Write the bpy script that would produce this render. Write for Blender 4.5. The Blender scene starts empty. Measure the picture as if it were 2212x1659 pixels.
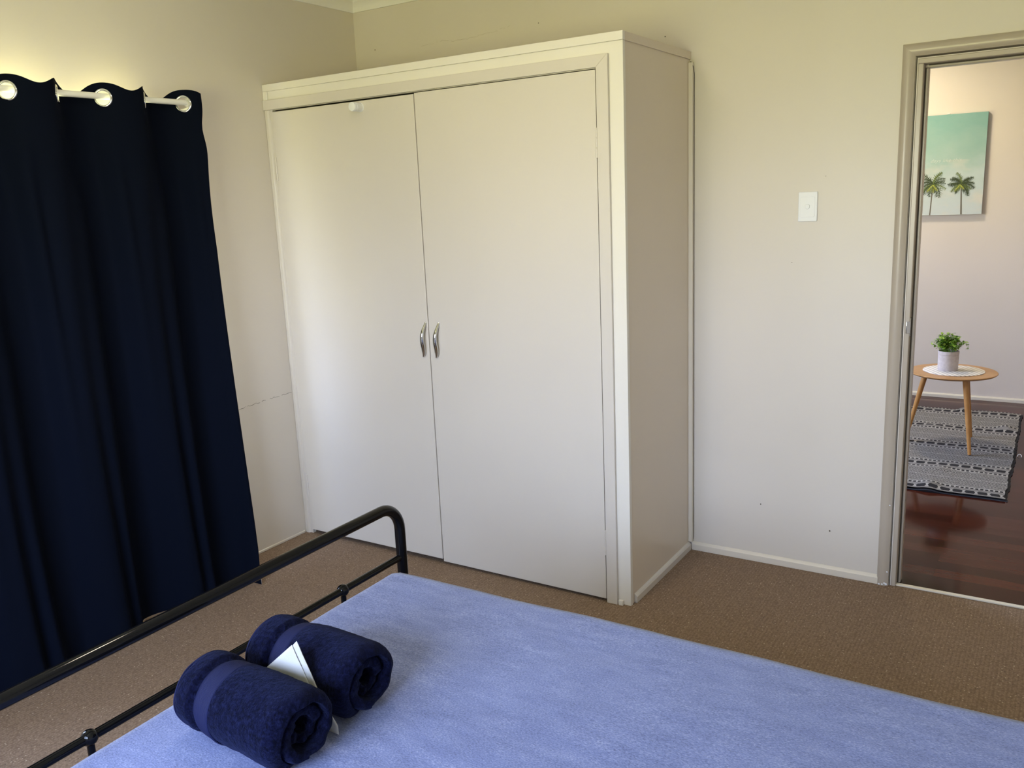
import bpy, bmesh, math, random
from mathutils import Vector, Matrix, noise
PI = math.pi
SC = bpy.context.scene
COL = SC.collection
random.seed(7)

# ------------------------------------------------------------------ camera
cam_d = bpy.data.cameras.new('camera')
cam = bpy.data.objects.new('camera', cam_d)
COL.objects.link(cam)
cam.location = (3.1237, -3.5293, 1.6031)
cam.rotation_euler = (1.3576, 0.0433, 0.5618)
cam_d.sensor_width = 36.0
cam_d.lens = 1863.7 / 2212 * 36.0
cam_d.clip_start = 0.02
SC.camera = cam

# ------------------------------------------------------------------ world: blue-white sky above, sunlit lawn below
wd = bpy.data.worlds.new('world')
SC.world = wd
wd.use_nodes = True
nt = wd.node_tree
nt.nodes.clear()
wo = nt.nodes.new('ShaderNodeOutputWorld')
bg = nt.nodes.new('ShaderNodeBackground')
tc = nt.nodes.new('ShaderNodeTexCoord')
sp = nt.nodes.new('ShaderNodeSeparateXYZ')
mr = nt.nodes.new('ShaderNodeMapRange')
mr.inputs[1].default_value = -1.0
mr.inputs[2].default_value = 1.0
rp = nt.nodes.new('ShaderNodeValToRGB')
el = rp.color_ramp.elements
el[0].position = 0.0
el[0].color = (0.47, 0.46, 0.18, 1)
el[1].position = 0.47
el[1].color = (0.55, 0.535, 0.24, 1)
for pos, c in ((0.50, (0.66, 0.68, 0.58)), (0.54, (0.82, 0.88, 0.98)), (0.62, (0.72, 0.86, 1.14)), (0.75, (0.68, 0.87, 1.32)), (1.0, (0.5, 0.72, 1.3))):
    e = el.new(pos)
    e.color = (*c, 1)
bg.inputs[1].default_value = 17.0
L = nt.links.new
L(tc.outputs['Generated'], sp.inputs[0])
L(sp.outputs[2], mr.inputs[0])
L(mr.outputs[0], rp.inputs[0])
L(rp.outputs[0], bg.inputs[0])
L(bg.outputs[0], wo.inputs[0])


def portal(name, loc, rot, sx, sy):
    """daylight sampling portal filling a real window opening"""
    l = bpy.data.lights.new(name, 'AREA')
    l.shape = 'RECTANGLE'
    l.size, l.size_y = sx, sy
    l.cycles.is_portal = True
    o = bpy.data.objects.new(name, l)
    o.location = loc
    o.rotation_euler = rot
    COL.objects.link(o)


# the bedroom's lit ceiling light (just above the frame)
LAMP = (1.56, -1.82, 2.60)
ld = bpy.data.lights.new('ceiling_light_glow', 'AREA')
ld.shape = 'DISK'
ld.size = 0.24
ld.energy = 7.5
ld.color = (1.0, 0.86, 0.68)
lo = bpy.data.objects.new('ceiling_light_glow', ld)
lo.location = (LAMP[0], LAMP[1], LAMP[2] - 0.075)
COL.objects.link(lo)

# a second, warm one in the next room
LAMP2 = (2.05, 2.72, 2.60)
ld = bpy.data.lights.new('next_room_light_glow', 'AREA')
ld.shape = 'DISK'
ld.size = 0.24
ld.energy = 14.0
ld.color = (1.0, 0.86, 0.60)
lo = bpy.data.objects.new('next_room_light_glow', ld)
lo.location = (LAMP2[0], LAMP2[1], LAMP2[2] - 0.075)
COL.objects.link(lo)

YF = -4.30            # front wall (behind the camera)
XR = 3.95             # right wall
YH = 3.485            # far wall of the next room
ZC = 2.60             # ceiling
WF = (1.20, 2.90, 1.00, 2.08)     # window in the front wall: x0 x1 z0 z1
WL = (-2.95, -1.32, 0.85, 1.97)   # window behind the curtain: y0 y1 z0 z1
WH = (0.50, 1.90, 0.98, 1.98)     # window of the next room: y0 y1 z0 z1
XHL, XHR = 0.25, 4.6
portal('daylight_front_window', ((WF[0] + WF[1]) / 2, YF - 0.06, (WF[2] + WF[3]) / 2), (PI / 2, 0, 0), WF[1] - WF[0], WF[3] - WF[2])
portal('daylight_curtained_window', (-0.06, (WL[0] + WL[1]) / 2, (WL[2] + WL[3]) / 2), (0, -PI / 2, 0), WL[3] - WL[2], WL[1] - WL[0])
portal('daylight_next_room_window', (XHL - 0.06, (WH[0] + WH[1]) / 2, (WH[2] + WH[3]) / 2), (0, -PI / 2, 0), WH[3] - WH[2], WH[1] - WH[0])

vs = SC.view_settings
vs.view_transform = 'Standard'
vs.look = 'None'
vs.gamma = 1.0
vs.exposure = 0.45
SC.cycles.use_denoising = True
SC.cycles.max_bounces = 10
SC.cycles.diffuse_bounces = 7
SC.cycles.sample_clamp_indirect = 6.0


# ------------------------------------------------------------------ material helpers
class X:
    """tiny expression builder over Math nodes"""
    def __init__(s, t, sock):
        s.t, s.s = t, sock

    def _op(s, op, a=None, b=None, c=None):
        n = s.t.nodes.new('ShaderNodeMath')
        n.operation = op
        for i, v in enumerate((a, b, c)):
            if v is None:
                continue
            if isinstance(v, X):
                s.t.links.new(v.s, n.inputs[i])
            else:
                n.inputs[i].default_value = v
        return X(s.t, n.outputs[0])

    def __add__(s, o): return s._op('ADD', s, o)
    __radd__ = __add__
    def __sub__(s, o): return s._op('SUBTRACT', s, o)
    def __rsub__(s, o): return s._op('SUBTRACT', o, s)
    def __mul__(s, o): return s._op('MULTIPLY', s, o)
    __rmul__ = __mul__
    def __truediv__(s, o): return s._op('DIVIDE', s, o)
    def fract(s): return s._op('FRACT', s)
    def floor(s): return s._op('FLOOR', s)
    def abs(s): return s._op('ABSOLUTE', s)
    def sin(s): return s._op('SINE', s)
    def lt(s, o): return s._op('LESS_THAN', s, o)
    def gt(s, o): return s._op('GREATER_THAN', s, o)
    def max(s, o): return s._op('MAXIMUM', s, o)
    def min(s, o): return s._op('MINIMUM', s, o)
    def pp(s, o=1.0): return s._op('PINGPONG', s, o)


def new_mat(name, color, rough=0.5, metal=0.0, spec=0.5, **kw):
    m = bpy.data.materials.new(name)
    m.use_nodes = True
    b = m.node_tree.nodes['Principled BSDF']
    b.inputs['Base Color'].default_value = (*color, 1)
    b.inputs['Roughness'].default_value = rough
    b.inputs['Metallic'].default_value = metal
    b.inputs['Specular IOR Level'].default_value = spec
    for k, v in kw.items():
        b.inputs[k.replace('_', ' ')].default_value = v
    return m


def T(m):
    return m.node_tree, m.node_tree.nodes['Principled BSDF']


def coords(t, scale=(1, 1, 1), rot=(0, 0, 0), kind='Object'):
    c = t.nodes.new('ShaderNodeTexCoord')
    mp = t.nodes.new('ShaderNodeMapping')
    mp.inputs['Scale'].default_value = scale
    mp.inputs['Rotation'].default_value = rot
    t.links.new(c.outputs[kind], mp.inputs[0])
    return mp.outputs[0]


def noise_n(t, vec, scale, detail=4, rough=0.5):
    n = t.nodes.new('ShaderNodeTexNoise')
    n.inputs['Scale'].default_value = scale
    n.inputs['Detail'].default_value = detail
    n.inputs['Roughness'].default_value = rough
    t.links.new(vec, n.inputs['Vector'])
    return n.outputs[0]


def ramp(t, fac, stops):
    r = t.nodes.new('ShaderNodeValToRGB')
    e = r.color_ramp.elements
    e[0].position, e[0].color = stops[0][0], (*stops[0][1], 1)
    e[1].position, e[1].color = stops[-1][0], (*stops[-1][1], 1)
    for p_, c_ in stops[1:-1]:
        k = e.new(p_)
        k.color = (*c_, 1)
    t.links.new(fac.s if isinstance(fac, X) else fac, r.inputs[0])
    return r.outputs[0]


def mix(t, fac, a, b, mode='MIX'):
    n = t.nodes.new('ShaderNodeMix')
    n.data_type = 'RGBA'
    n.blend_type = mode
    for sock, v in ((n.inputs[0], fac), (n.inputs[6], a), (n.inputs[7], b)):
        if isinstance(v, X):
            t.links.new(v.s, sock)
        elif isinstance(v, (int, float)):
            sock.default_value = v
        elif isinstance(v, tuple):
            sock.default_value = (*v, 1)
        else:
            t.links.new(v, sock)
    return n.outputs[2]


def bump(t, b, height, strength=0.3, dist=0.002):
    n = t.nodes.new('ShaderNodeBump')
    n.inputs['Strength'].default_value = strength
    n.inputs['Distance'].default_value = dist
    t.links.new(height.s if isinstance(height, X) else height, n.inputs['Height'])
    t.links.new(n.outputs[0], b.inputs['Normal'])


def paint(name, color, rough=0.45, bs=0.06, spec=0.5):
    """painted board / plaster with a faint roller texture"""
    m = new_mat(name, color, rough, spec=spec)
    t, b = T(m)
    v = coords(t)
    big = noise_n(t, v, 1.7, 3)
    c = tuple(k * 0.965 for k in color)
    t.links.new(ramp(t, big, ((0.3, c), (0.7, color))), b.inputs['Base Color'])
    bump(t, b, noise_n(t, v, 260, 2), bs, 0.0006)
    return m


M = {}
M['wall'] = paint('wall_paint', (0.685, 0.64, 0.585), 0.42)
M['hall_wall'] = paint('hall_wall_paint', (0.71, 0.640, 0.605), 0.5)
M['ceiling'] = paint('ceiling_paint', (0.86, 0.86, 0.85), 0.6)
M['trim'] = paint('trim_paint', (0.72, 0.67, 0.59), 0.35, 0.03)
M['cream'] = paint('cream_gloss_paint', (0.765, 0.74, 0.69), 0.32, 0.03)
M['beige'] = paint('beige_gloss_paint', (0.635, 0.597, 0.555), 0.33, 0.04)
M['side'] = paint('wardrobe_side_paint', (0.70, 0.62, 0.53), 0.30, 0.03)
M['frame'] = paint('door_frame_paint', (0.45, 0.395, 0.33), 0.28, 0.04)
M['dark_gap'] = new_mat('dark_crack_and_shade', (0.07, 0.058, 0.045), 0.8)  # cracks and specks, also the painted shade strips on the door jamb
M['white_plastic'] = new_mat('white_plastic', (0.80, 0.82, 0.87), 0.35)
M['white_metal'] = new_mat('white_enamel', (0.80, 0.80, 0.80), 0.3)
M['chrome'] = new_mat('chrome', (0.66, 0.67, 0.69), 0.07, 1.0)
M['black_metal'] = new_mat('black_powder_coat', (0.004, 0.004, 0.005), 0.07, spec=0.24)
M['timber_edge'] = new_mat('threshold_strip', (0.70, 0.66, 0.58), 0.4)


def carpet_mat():
    m = new_mat('brown_loop_carpet', (0.2, 0.15, 0.11), 0.95, spec=0.15)
    t, b = T(m)
    v = coords(t, (1, 1, 0))
    vo = t.nodes.new('ShaderNodeTexVoronoi')
    vo.inputs['Scale'].default_value = 150
    vo.inputs['Randomness'].default_value = 0.75
    t.links.new(v, vo.inputs['Vector'])
    # loops lie in rows running away from the bed towards the doorway wall
    xs = t.nodes.new('ShaderNodeSeparateXYZ')
    t.links.new(v, xs.inputs[0])
    x = X(t, xs.outputs[0])
    row = ((x * (1 / 0.0125)).fract() - 0.5).abs() * 2.0
    n1 = X(t, noise_n(t, v, 60, 2))
    big = X(t, noise_n(t, v, 2.2, 3))
    loop = 1.0 - X(t, vo.outputs['Distance']) * 1.3
    cid = t.nodes.new('ShaderNodeSeparateColor')
    t.links.new(vo.outputs['Color'], cid.inputs[0])
    tint = X(t, cid.outputs[0])
    base = ramp(t, loop * 0.55 + row * 0.16 + n1 * 0.18 + big * 0.12, ((0.22, (0.190, 0.130, 0.090)), (0.60, (0.275, 0.198, 0.145)), (0.9, (0.345, 0.258, 0.192))))
    fleck = tint.gt(0.93) * X(t, vo.outputs['Distance']).lt(0.34)
    dark = tint.lt(0.05) * X(t, vo.outputs['Distance']).lt(0.4)
    c = mix(t, fleck * 0.75, base, (0.52, 0.43, 0.33))
    c = mix(t, dark * 0.6, c, (0.05, 0.035, 0.025))
    t.links.new(c, b.inputs['Base Color'])
    bump(t, b, loop + row * 0.6, 0.35, 0.0025)
    return m


def timber_floor_mat():
    m = new_mat('varnished_red_timber', (0.08, 0.02, 0.015), 0.10, spec=0.13, Specular_Tint=(1.0, 0.66, 0.58, 1.0))
    t, b = T(m)
    v = coords(t)
    br = t.nodes.new('ShaderNodeTexBrick')
    br.inputs['Scale'].default_value = 1.0
    br.inputs['Brick Width'].default_value = 1.7
    br.inputs['Row Height'].default_value = 0.083
    br.inputs['Mortar Size'].default_value = 0.0008
    br.inputs['Mortar'].default_value = (0.012, 0.005, 0.004, 1)
    br.inputs['Color1'].default_value = (0.20, 0.20, 0.20, 1)
    br.inputs['Color2'].default_value = (0.9, 0.9, 0.9, 1)
    br.offset = 0.37
    t.links.new(v, br.inputs['Vector'])
    g = noise_n(t, coords(t, (1.2, 22, 1)), 4.0, 5, 0.6)
    s = t.nodes.new('ShaderNodeSeparateColor')
    t.links.new(br.outputs['Color'], s.inputs[0])
    f = X(t, s.outputs[0]) * 0.55 + X(t, g) * 0.75 - 0.12
    c = ramp(t, f, ((0.1, (0.010, 0.0035, 0.0035)), (0.5, (0.036, 0.0080, 0.0055)), (0.9, (0.085, 0.021, 0.012))))
    c = mix(t, X(t, br.outputs['Fac']) * 0.6, c, (0.015, 0.006, 0.005))
    t.links.new(c, b.inputs['Base Color'])
    bump(t, b, g, 0.04, 0.001)
    return m


M['carpet'] = carpet_mat()
M['timber'] = timber_floor_mat()


# ------------------------------------------------------------------ mesh helpers
class MB:
    def __init__(s):
        s.v, s.f, s.m = [], [], []

    def add(s, vs_, fs, mi=0):
        o = len(s.v)
        s.v += [tuple(q) for q in vs_]
        s.f += [tuple(i + o for i in q) for q in fs]
        s.m += [mi] * len(fs)
        return s

    def box(s, x0, x1, y0, y1, z0, z1, mi=0):
        x0, x1 = min(x0, x1), max(x0, x1)
        y0, y1 = min(y0, y1), max(y0, y1)
        vs_ = [(x, y, z) for z in (z0, z1) for y in (y0, y1) for x in (x0, x1)]
        return s.add(vs_, [(0, 2, 3, 1), (4, 5, 7, 6), (0, 1, 5, 4), (2, 6, 7, 3), (0, 4, 6, 2), (1, 3, 7, 5)], mi)

    def prism(s, poly, axis, a, b, mi=0):
        """poly in the two other axes (cyclic order), extruded along axis from a to b"""
        def P(u, w, k):
            return {'x': (k, u, w), 'y': (u, k, w), 'z': (u, w, k)}[axis]
        n = len(poly)
        vs_ = [P(u, w, a) for u, w in poly] + [P(u, w, b) for u, w in poly]
        fs = [(i, (i + 1) % n, n + (i + 1) % n, n + i) for i in range(n)]
        fs += [tuple(range(n))[::-1], tuple(range(n, 2 * n))]
        return s.add(vs_, fs, mi)

    def tube(s, path, r, n=16, caps=True, mi=0, flat=None):
        path = [Vector(p_) for p_ in path]
        rs = r if isinstance(r, (list, tuple)) else [r] * len(path)
        t0 = (path[1] - path[0]).normalized()
        up = Vector((0, 0, 1)) if abs(t0.z) < 0.9 else Vector((1, 0, 0))
        u = t0.cross(up).normalized()
        vs_ = []
        for i, p_ in enumerate(path):
            a = path[max(0, i - 1)]
            c = path[min(len(path) - 1, i + 1)]
            t_ = (c - a).normalized()
            u = (u - t_ * u.dot(t_)).normalized()
            w = t_.cross(u)
            k = flat or 1.0
            for j in range(n):
                an = 2 * PI * j / n
                vs_.append(p_ + (u * math.cos(an) * k + w * math.sin(an)) * rs[i])
        fs = []
        for i in range(len(path) - 1):
            for j in range(n):
                fs.append((i * n + j, i * n + (j + 1) % n, (i + 1) * n + (j + 1) % n, (i + 1) * n + j))
        if caps:
            fs.append(tuple(range(n))[::-1])
            fs.append(tuple(range((len(path) - 1) * n, len(path) * n)))
        return s.add(vs_, fs, mi)

    def lathe(s, prof, origin=(0, 0, 0), mat=None, n=32, mi=0):
        """prof = (r, h) pairs along local z"""
        vs_, fs = [], []
        for r, h in prof:
            for j in range(n):
                a = 2 * PI * j / n
                q = Vector((r * math.cos(a), r * math.sin(a), h))
                vs_.append((mat @ q if mat else q) + Vector(origin))
        m_ = len(prof)
        for i in range(m_ - 1):
            for j in range(n):
                fs.append((i * n + j, i * n + (j + 1) % n, (i + 1) * n + (j + 1) % n, (i + 1) * n + j))
        if prof[0][0] > 1e-6:
            fs.append(tuple(range(n))[::-1])
        if prof[-1][0] > 1e-6:
            fs.append(tuple(range((m_ - 1) * n, m_ * n)))
        return s.add(vs_, fs, mi)

    def torus(s, c, axis, R, r, n=32, k=10, mi=0):
        axis = Vector(axis).normalized()
        u = axis.orthogonal().normalized()
        w = axis.cross(u)
        vs_, fs = [], []
        for i in range(n):
            a = 2 * PI * i / n
            d_ = u * math.cos(a) + w * math.sin(a)
            for j in range(k):
                b_ = 2 * PI * j / k
                vs_.append(Vector(c) + d_ * (R + r * math.cos(b_)) + axis * r * 0.8 * math.sin(b_))
        for i in range(n):
            for j in range(k):
                fs.append((i * k + j, i * k + (j + 1) % k, ((i + 1) % n) * k + (j + 1) % k, ((i + 1) % n) * k + j))
        return s.add(vs_, fs, mi)

    def grid(s, fn, nu, nv, mi=0, closed_u=False):
        vs_ = [fn(i / (nu if closed_u else nu - 1), j / (nv - 1)) for i in range(nu) for j in range(nv)]
        fs = []
        for i in range(nu if closed_u else nu - 1):
            for j in range(nv - 1):
                i2 = (i + 1) % nu
                fs.append((i * nv + j, i2 * nv + j, i2 * nv + j + 1, i * nv + j + 1))
        return s.add(vs_, fs, mi)


def origin_of(p_):
    return Vector(p_.location) if p_ is not None else Vector((0, 0, 0))


ROOT = {}


def obj(name, mb, mat, parent=None, bevel=0.0, smooth=35, loc=None, fix=True, segs=2):
    """ONE mesh object from world-space geometry; loc (top-level only) is its base point"""
    me = bpy.data.meshes.new(name)
    org = ROOT[parent.name] if parent is not None else Vector(loc or (0, 0, 0))
    me.from_pydata([tuple(Vector(q) - org) for q in mb.v], [], mb.f)
    for mm in (mat if isinstance(mat, (list, tuple)) else [mat]):
        me.materials.append(mm)
    me.polygons.foreach_set('material_index', mb.m)
    if fix:
        bm = bmesh.new()
        bm.from_mesh(me)
        bmesh.ops.recalc_face_normals(bm, faces=bm.faces[:])
        bm.to_mesh(me)
        bm.free()
    me.polygons.foreach_set('use_smooth', [smooth > 0] * len(me.polygons))
    if smooth > 0 and smooth < 180:
        me.set_sharp_from_angle(angle=math.radians(smooth))
    me.update()
    o = bpy.data.objects.new(name, me)
    COL.objects.link(o)
    if parent is not None:
        o.parent = parent
    else:
        o.location = org
    ROOT[o.name] = org
    if bevel > 0:
        b = o.modifiers.new('bevel', 'BEVEL')
        b.width = bevel
        b.segments = segs
        b.limit_method = 'ANGLE'
        b.angle_limit = math.radians(40)
        b.harden_normals = False
    return o


def thing(name, label, cat, loc, group=None):
    o = bpy.data.objects.new(name, None)
    o.empty_display_size = 0.05
    o.location = loc
    COL.objects.link(o)
    ROOT[o.name] = Vector(loc)
    return tag(o, label, cat, group)


def tag(o, label, cat=None, group=None):
    o['label'] = label
    if cat:
        o['category'] = cat
    if group:
        o['group'] = group
    return o


def struct(name, mb, mat, label=None, parent=None, **kw):
    o = obj(name, mb, mat, parent, **kw)
    if parent is None:
        o['kind'] = 'structure'
        if label:
            o['label'] = label
    return o


def jitter(a):
    return random.uniform(-a, a)


def rough_line(mb, pts, w, normal, mi):
    """hairline crack: a thin ribbon of paint-deep depth along pts on a wall"""
    pts = [Vector(p_) for p_ in pts]
    nn = Vector(normal)
    fine = []
    for a, b in zip(pts[:-1], pts[1:]):
        k = max(2, int((b - a).length / 0.012))
        for i in range(k):
            q = a.lerp(b, i / k)
            q.z += jitter(0.0035)
            fine.append(q)
    fine.append(pts[-1])
    vs_, fs = [], []
    for i, q in enumerate(fine):
        ww = w * (0.35 + 0.65 * random.random())
        vs_ += [q + Vector((0, 0, ww)), q + nn * 0.0006, q - Vector((0, 0, ww))]
    for i in range(len(fine) - 1):
        if random.random() < 0.12:
            continue
        a = i * 3
        fs += [(a, a + 1, a + 4, a + 3), (a + 1, a + 2, a + 5, a + 4)]
    mb.add(vs_, fs, mi)


def speck(mb, x, z, r, mi, y=-0.0006):
    mb.lathe([(r, 0), (r * 0.6, 0.0006), (0, 0.0008)], (x, y + 0.0006, z), Matrix.Rotation(PI / 2, 3, 'X'), 8, mi)


# ------------------------------------------------------------------ room shell
DX0, DX1, DZ = 2.636, 3.456, 2.022       # doorway opening in the back wall
TH = 0.11
fl = MB().box(-0.12, XR + 0.12, YF - 0.12, 0.012, -0.08, 0)
struct('floor', fl, M['carpet'], 'brown loop pile carpet of the bedroom', smooth=0)
fh = MB().box(XHL - 0.12, XHR + 0.12, 0.012, YH + 0.12, -0.08, 0)
struct('floor_hall', fh, M['timber'], 'varnished dark red timber floor beyond the doorway', smooth=0)

wl = MB()
wl.box(-0.12, 0, YF, WL[0], 0, ZC)
wl.box(-0.12, 0, WL[1], 0.0, 0, ZC)
wl.box(-0.12, 0, WL[0], WL[1], 0, WL[2])
wl.box(-0.12, 0, WL[0], WL[1], WL[3], ZC)
rough_line(wl, [(0, -1.03, .700), (0, -1.002, .707), (0, -0.93, .718), (0, -0.915, .716), (0, -0.831, .718), (0, -0.745, .722), (0, -0.655, .722)], 0.0011, (1, 0, 0), 1)
struct('wall_left', wl, [M['wall'], M['dark_gap']], 'cream wall behind the navy curtain', smooth=0, fix=True)

wb = MB()
wb.box(-0.12, DX0, 0, TH, 0, ZC)
wb.box(DX1, XHR, 0, TH, 0, ZC)
wb.box(DX0, DX1, 0, TH, DZ, ZC)
random.seed(3)
rough_line(wb, [(0.42, 0, 2.336), (0.55, 0, 2.345), (0.61, 0, 2.335), (0.68, 0, 2.335), (0.76, 0, 2.341), (0.85, 0, 2.346), (0.93, 0, 2.362)], 0.0005, (0, -1, 0), 2)
for x, z, r in ((1.676, 2.219, .0028), (2.103, .263, .0028), (2.392, .191, .0035), (1.079, 2.352, .0022), (0.128, 2.354, .003), (2.21, 1.30, .0016), (2.33, 1.63, .0014)):
    speck(wb, x, z, r, 1)
struct('wall_back', wb, [M['wall'], M['dark_gap'], new_mat('faint_plaster_crack', (0.40, 0.35, 0.26), 0.7)], 'cream wall with the wardrobe, switch and doorway', smooth=0)
struct('wall_right', MB().box(XR, XR + 0.12, YF, 0, 0, ZC), M['wall'], 'cream wall at the right side of the bedroom', smooth=0)
wf = MB()
wf.box(-0.12, WF[0], YF - 0.12, YF, 0, ZC)
wf.box(WF[1], XR + 0.12, YF - 0.12, YF, 0, ZC)
wf.box(WF[0], WF[1], YF - 0.12, YF, 0, WF[2])
wf.box(WF[0], WF[1], YF - 0.12, YF, WF[3], ZC)
struct('wall_front', wf, M['wall'], 'cream wall with a window behind the viewer', smooth=0)
struct('ceiling', MB().box(-0.12, XR + 0.12, YF - 0.12, 0, ZC, ZC + 0.08), M['ceiling'], 'pale ceiling of the bedroom', smooth=0)
# next room
struct('wall_far', MB().box(XHL - 0.12, XHR + 0.12, YH, YH + 0.12, 0, ZC), M['hall_wall'], 'pinkish cream wall of the next room with the canvas', smooth=0)
whl = MB()
whl.box(XHL - 0.12, XHL, TH, WH[0], 0, ZC)
whl.box(XHL - 0.12, XHL, WH[1], YH, 0, ZC)
whl.box(XHL - 0.12, XHL, WH[0], WH[1], 0, WH[2])
whl.box(XHL - 0.12, XHL, WH[0], WH[1], WH[3], ZC)
struct('wall_hall_left', whl, M['hall_wall'], 'left wall of the next room with its window', smooth=0)
struct('wall_hall_right', MB().box(XHR, XHR + 0.12, TH, YH, 0, ZC), M['hall_wall'], 'right wall of the next room', smooth=0)
struct('ceiling_hall', MB().box(XHL - 0.12, XHR + 0.12, TH, YH, ZC, ZC + 0.08), M['ceiling'], 'pale ceiling of the next room', smooth=0)


# cornice: small stepped coving, one length per wall
def cornice(name, a, b, inward, mat, label):
    a, b, n = Vector(a), Vector(b), Vector(inward)
    prof = [(0, -0.057), (0.010, -0.057), (0.014, -0.044), (0.021, -0.034), (0.034, -0.022), (0.046, -0.016), (0.050, -0.008), (0.060, -0.008), (0.060, 0), (0, 0)]
    mb = MB()
    vs_ = []
    for P_, sgn in ((a, 1), (b, -1)):
        t_ = (b - a).normalized() * sgn
        for u, w in prof:
            vs_.append(P_ + n * u + t_ * u + Vector((0, 0, w)))
    k = len(prof)
    fs = [(i, (i + 1) % k, k + (i + 1) % k, k + i) for i in range(k)] + [tuple(range(k)), tuple(range(k, 2 * k))]
    mb.add(vs_, fs)
    struct(name, mb, mat, label, smooth=20)


cornice('trim_1', (0, 0, ZC), (XR, 0, ZC), (0, -1, 0), M['ceiling'], 'white cornice along the top of the wardrobe wall')
cornice('trim_2', (0, YF, ZC), (0, 0, ZC), (1, 0, 0), M['ceiling'], 'white cornice along the top of the curtain wall')


def skirting(name, poly_axis, prof, a, b, mat, label):
    struct(name, MB().prism(prof, poly_axis, a, b), mat, label, smooth=20, bevel=0.0015)


BBZ = 0.038
skirting('baseboard_back', 'x', [(0, 0), (-0.013, 0), (-0.013, 0.027), (-0.008, 0.034), (-0.003, BBZ), (0, BBZ)], 1.796, 2.588, M['trim'], 'low white skirting between wardrobe and doorway')
skirting('baseboard_left', 'y', [(0, 0), (0.006, 0), (0.006, 0.010), (0, 0.012)], YF, -0.66, M['trim'], 'thin white strip where curtain wall meets carpet')
skirting('baseboard_far', 'x', [(YH, 0.0), (YH - 0.014, 0.0), (YH - 0.014, 0.022), (YH - 0.008, 0.030), (YH, 0.032)], XHL, XHR, M['trim'], 'low cream skirting along the far wall')


# windows (all out of view): frame, mullion, sill
def window_frame(name, axis, k0, k1, a0, a1, z0, z1, label, nm=1):
    mb = MB()
    def bx(u0, u1, w0, w1):
        if axis == 'y':
            mb.box(u0, u1, k0, k1, w0, w1)
        else:
            mb.box(k0, k1, u0, u1, w0, w1)
    f = 0.04
    bx(a0, a1, z0, z0 + f)
    bx(a0, a1, z1 - f, z1)
    bx(a0, a0 + f, z0 + f, z1 - f)
    bx(a1 - f, a1, z0 + f, z1 - f)
    for i in range(nm):
        c = a0 + (a1 - a0) * (i + 1) / (nm + 1)
        bx(c - 0.02, c + 0.02, z0 + f, z1 - f)
    struct(name, mb, M['white_metal'], label, smooth=0)


window_frame('window_1', 'y', YF - 0.11, YF - 0.075, WF[0], WF[1], WF[2], WF[3], 'window in the wall behind the viewer')
window_frame('window_2', 'x', -0.11, -0.075, WL[0], WL[1], WL[2], WL[3], 'window behind the navy curtain')
window_frame('window_3', 'x', XHL - 0.11, XHL - 0.075, WH[0], WH[1], WH[2], WH[3], 'window on the left of the next room')

# doorway: architrave, jamb lining with stop, strike plate, threshold strip
door = bpy.data.objects.new('door_1', None)
door.location = (DX0, 0, 0)
door['kind'] = 'structure'
door['label'] = 'beige door frame of the open doorway'
COL.objects.link(door)
ROOT['door_1'] = Vector(door.location)


def architrave(side):
    """bullnosed architrave mitred at the corner, on the bedroom side"""
    y0 = 0.0
    prof = [(0.0, 0.0), (0.0, 0.008), (0.004, 0.014), (0.012, 0.018), (0.022, 0.0185), (0.032, 0.016), (0.039, 0.011), (0.043, 0.009), (0.044, 0.0)]
    xo, zo = DX0 - 0.052, DZ + 0.052
    xr = DX1 + 0.052
    mb = MB()
    vs_ = []
    k = len(prof)
    if side == 'left':
        for z, s_ in ((0, 0), (zo, 1)):
            for u, d_ in prof:
                vs_.append((xo + u, y0 - d_, z - u * s_))
    elif side == 'top':
        for x, s_ in ((xo, 1), (xr, -1)):
            for u, d_ in prof:
                vs_.append((x + u * s_, y0 - d_, zo - u))
    else:
        for z, s_ in ((0, 0), (zo, 1)):
            for u, d_ in prof:
                vs_.append((xr - u, y0 - d_, z - u * s_))
    fs = [(i, (i + 1) % k, k + (i + 1) % k, k + i) for i in range(k)] + [tuple(range(k)), tuple(range(k, 2 * k))]
    return mb.add(vs_, fs)


for sd in ('left', 'top', 'right'):
    mbA = architrave(sd)
    if sd == 'left':
        for (dx, z, r) in ((0.036, 0.345, 0.003), (0.038, 0.062, 0.0035), (0.030, 0.012, 0.004), (0.022, 0.006, 0.004), (0.036, 0.008, 0.005), (0.010, 0.005, 0.004)):
            mbA.lathe([(r, 0), (r * .7, 0.0008), (0, 0.001)], (DX0 - 0.052 + dx, -0.0165 if dx > .03 else -0.0185, z), Matrix.Rotation(PI / 2, 3, 'X'), 7, 1)
    obj('architrave', mbA, [M['frame'], M['white_plastic']], door, smooth=30)
lin = MB()
lin.box(DX0, DX0 + 0.018, -0.003, TH + 0.003, 0, DZ - 0.018)
lin.box(DX1 - 0.018, DX1, -0.003, TH + 0.003, 0, DZ - 0.018)
lin.box(DX0, DX1, -0.003, TH + 0.003, DZ - 0.018, DZ)
gp = MB().box(DX0 - 0.0070, DX0 - 0.0035, -0.0012, 0.0, 0, DZ + 0.008)  # flat dark strip painting the shaded gap between architrave and lining
gp.box(DX0 - 0.003, DX1 + 0.003, -0.0012, 0.0, DZ + 0.003, DZ + 0.0085)
obj('gap_shade_line', gp, M['dark_gap'], door)
gp = MB().box(DX0 + 0.0182, DX0 + 0.0225, 0.0385, 0.0418, 0, DZ - 0.03)  # dark strip painting the shadow line where the stop meets the lining
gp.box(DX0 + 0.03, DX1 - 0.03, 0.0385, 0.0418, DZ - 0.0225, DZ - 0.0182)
obj('shadow_line', gp, M['dark_gap'], door)
obj('jamb_lining', lin, M['frame'], door, bevel=0.0025)
stp = MB()
stp.box(DX0 + 0.018, DX0 + 0.030, 0.042, 0.082, 0, DZ - 0.030)
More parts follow.
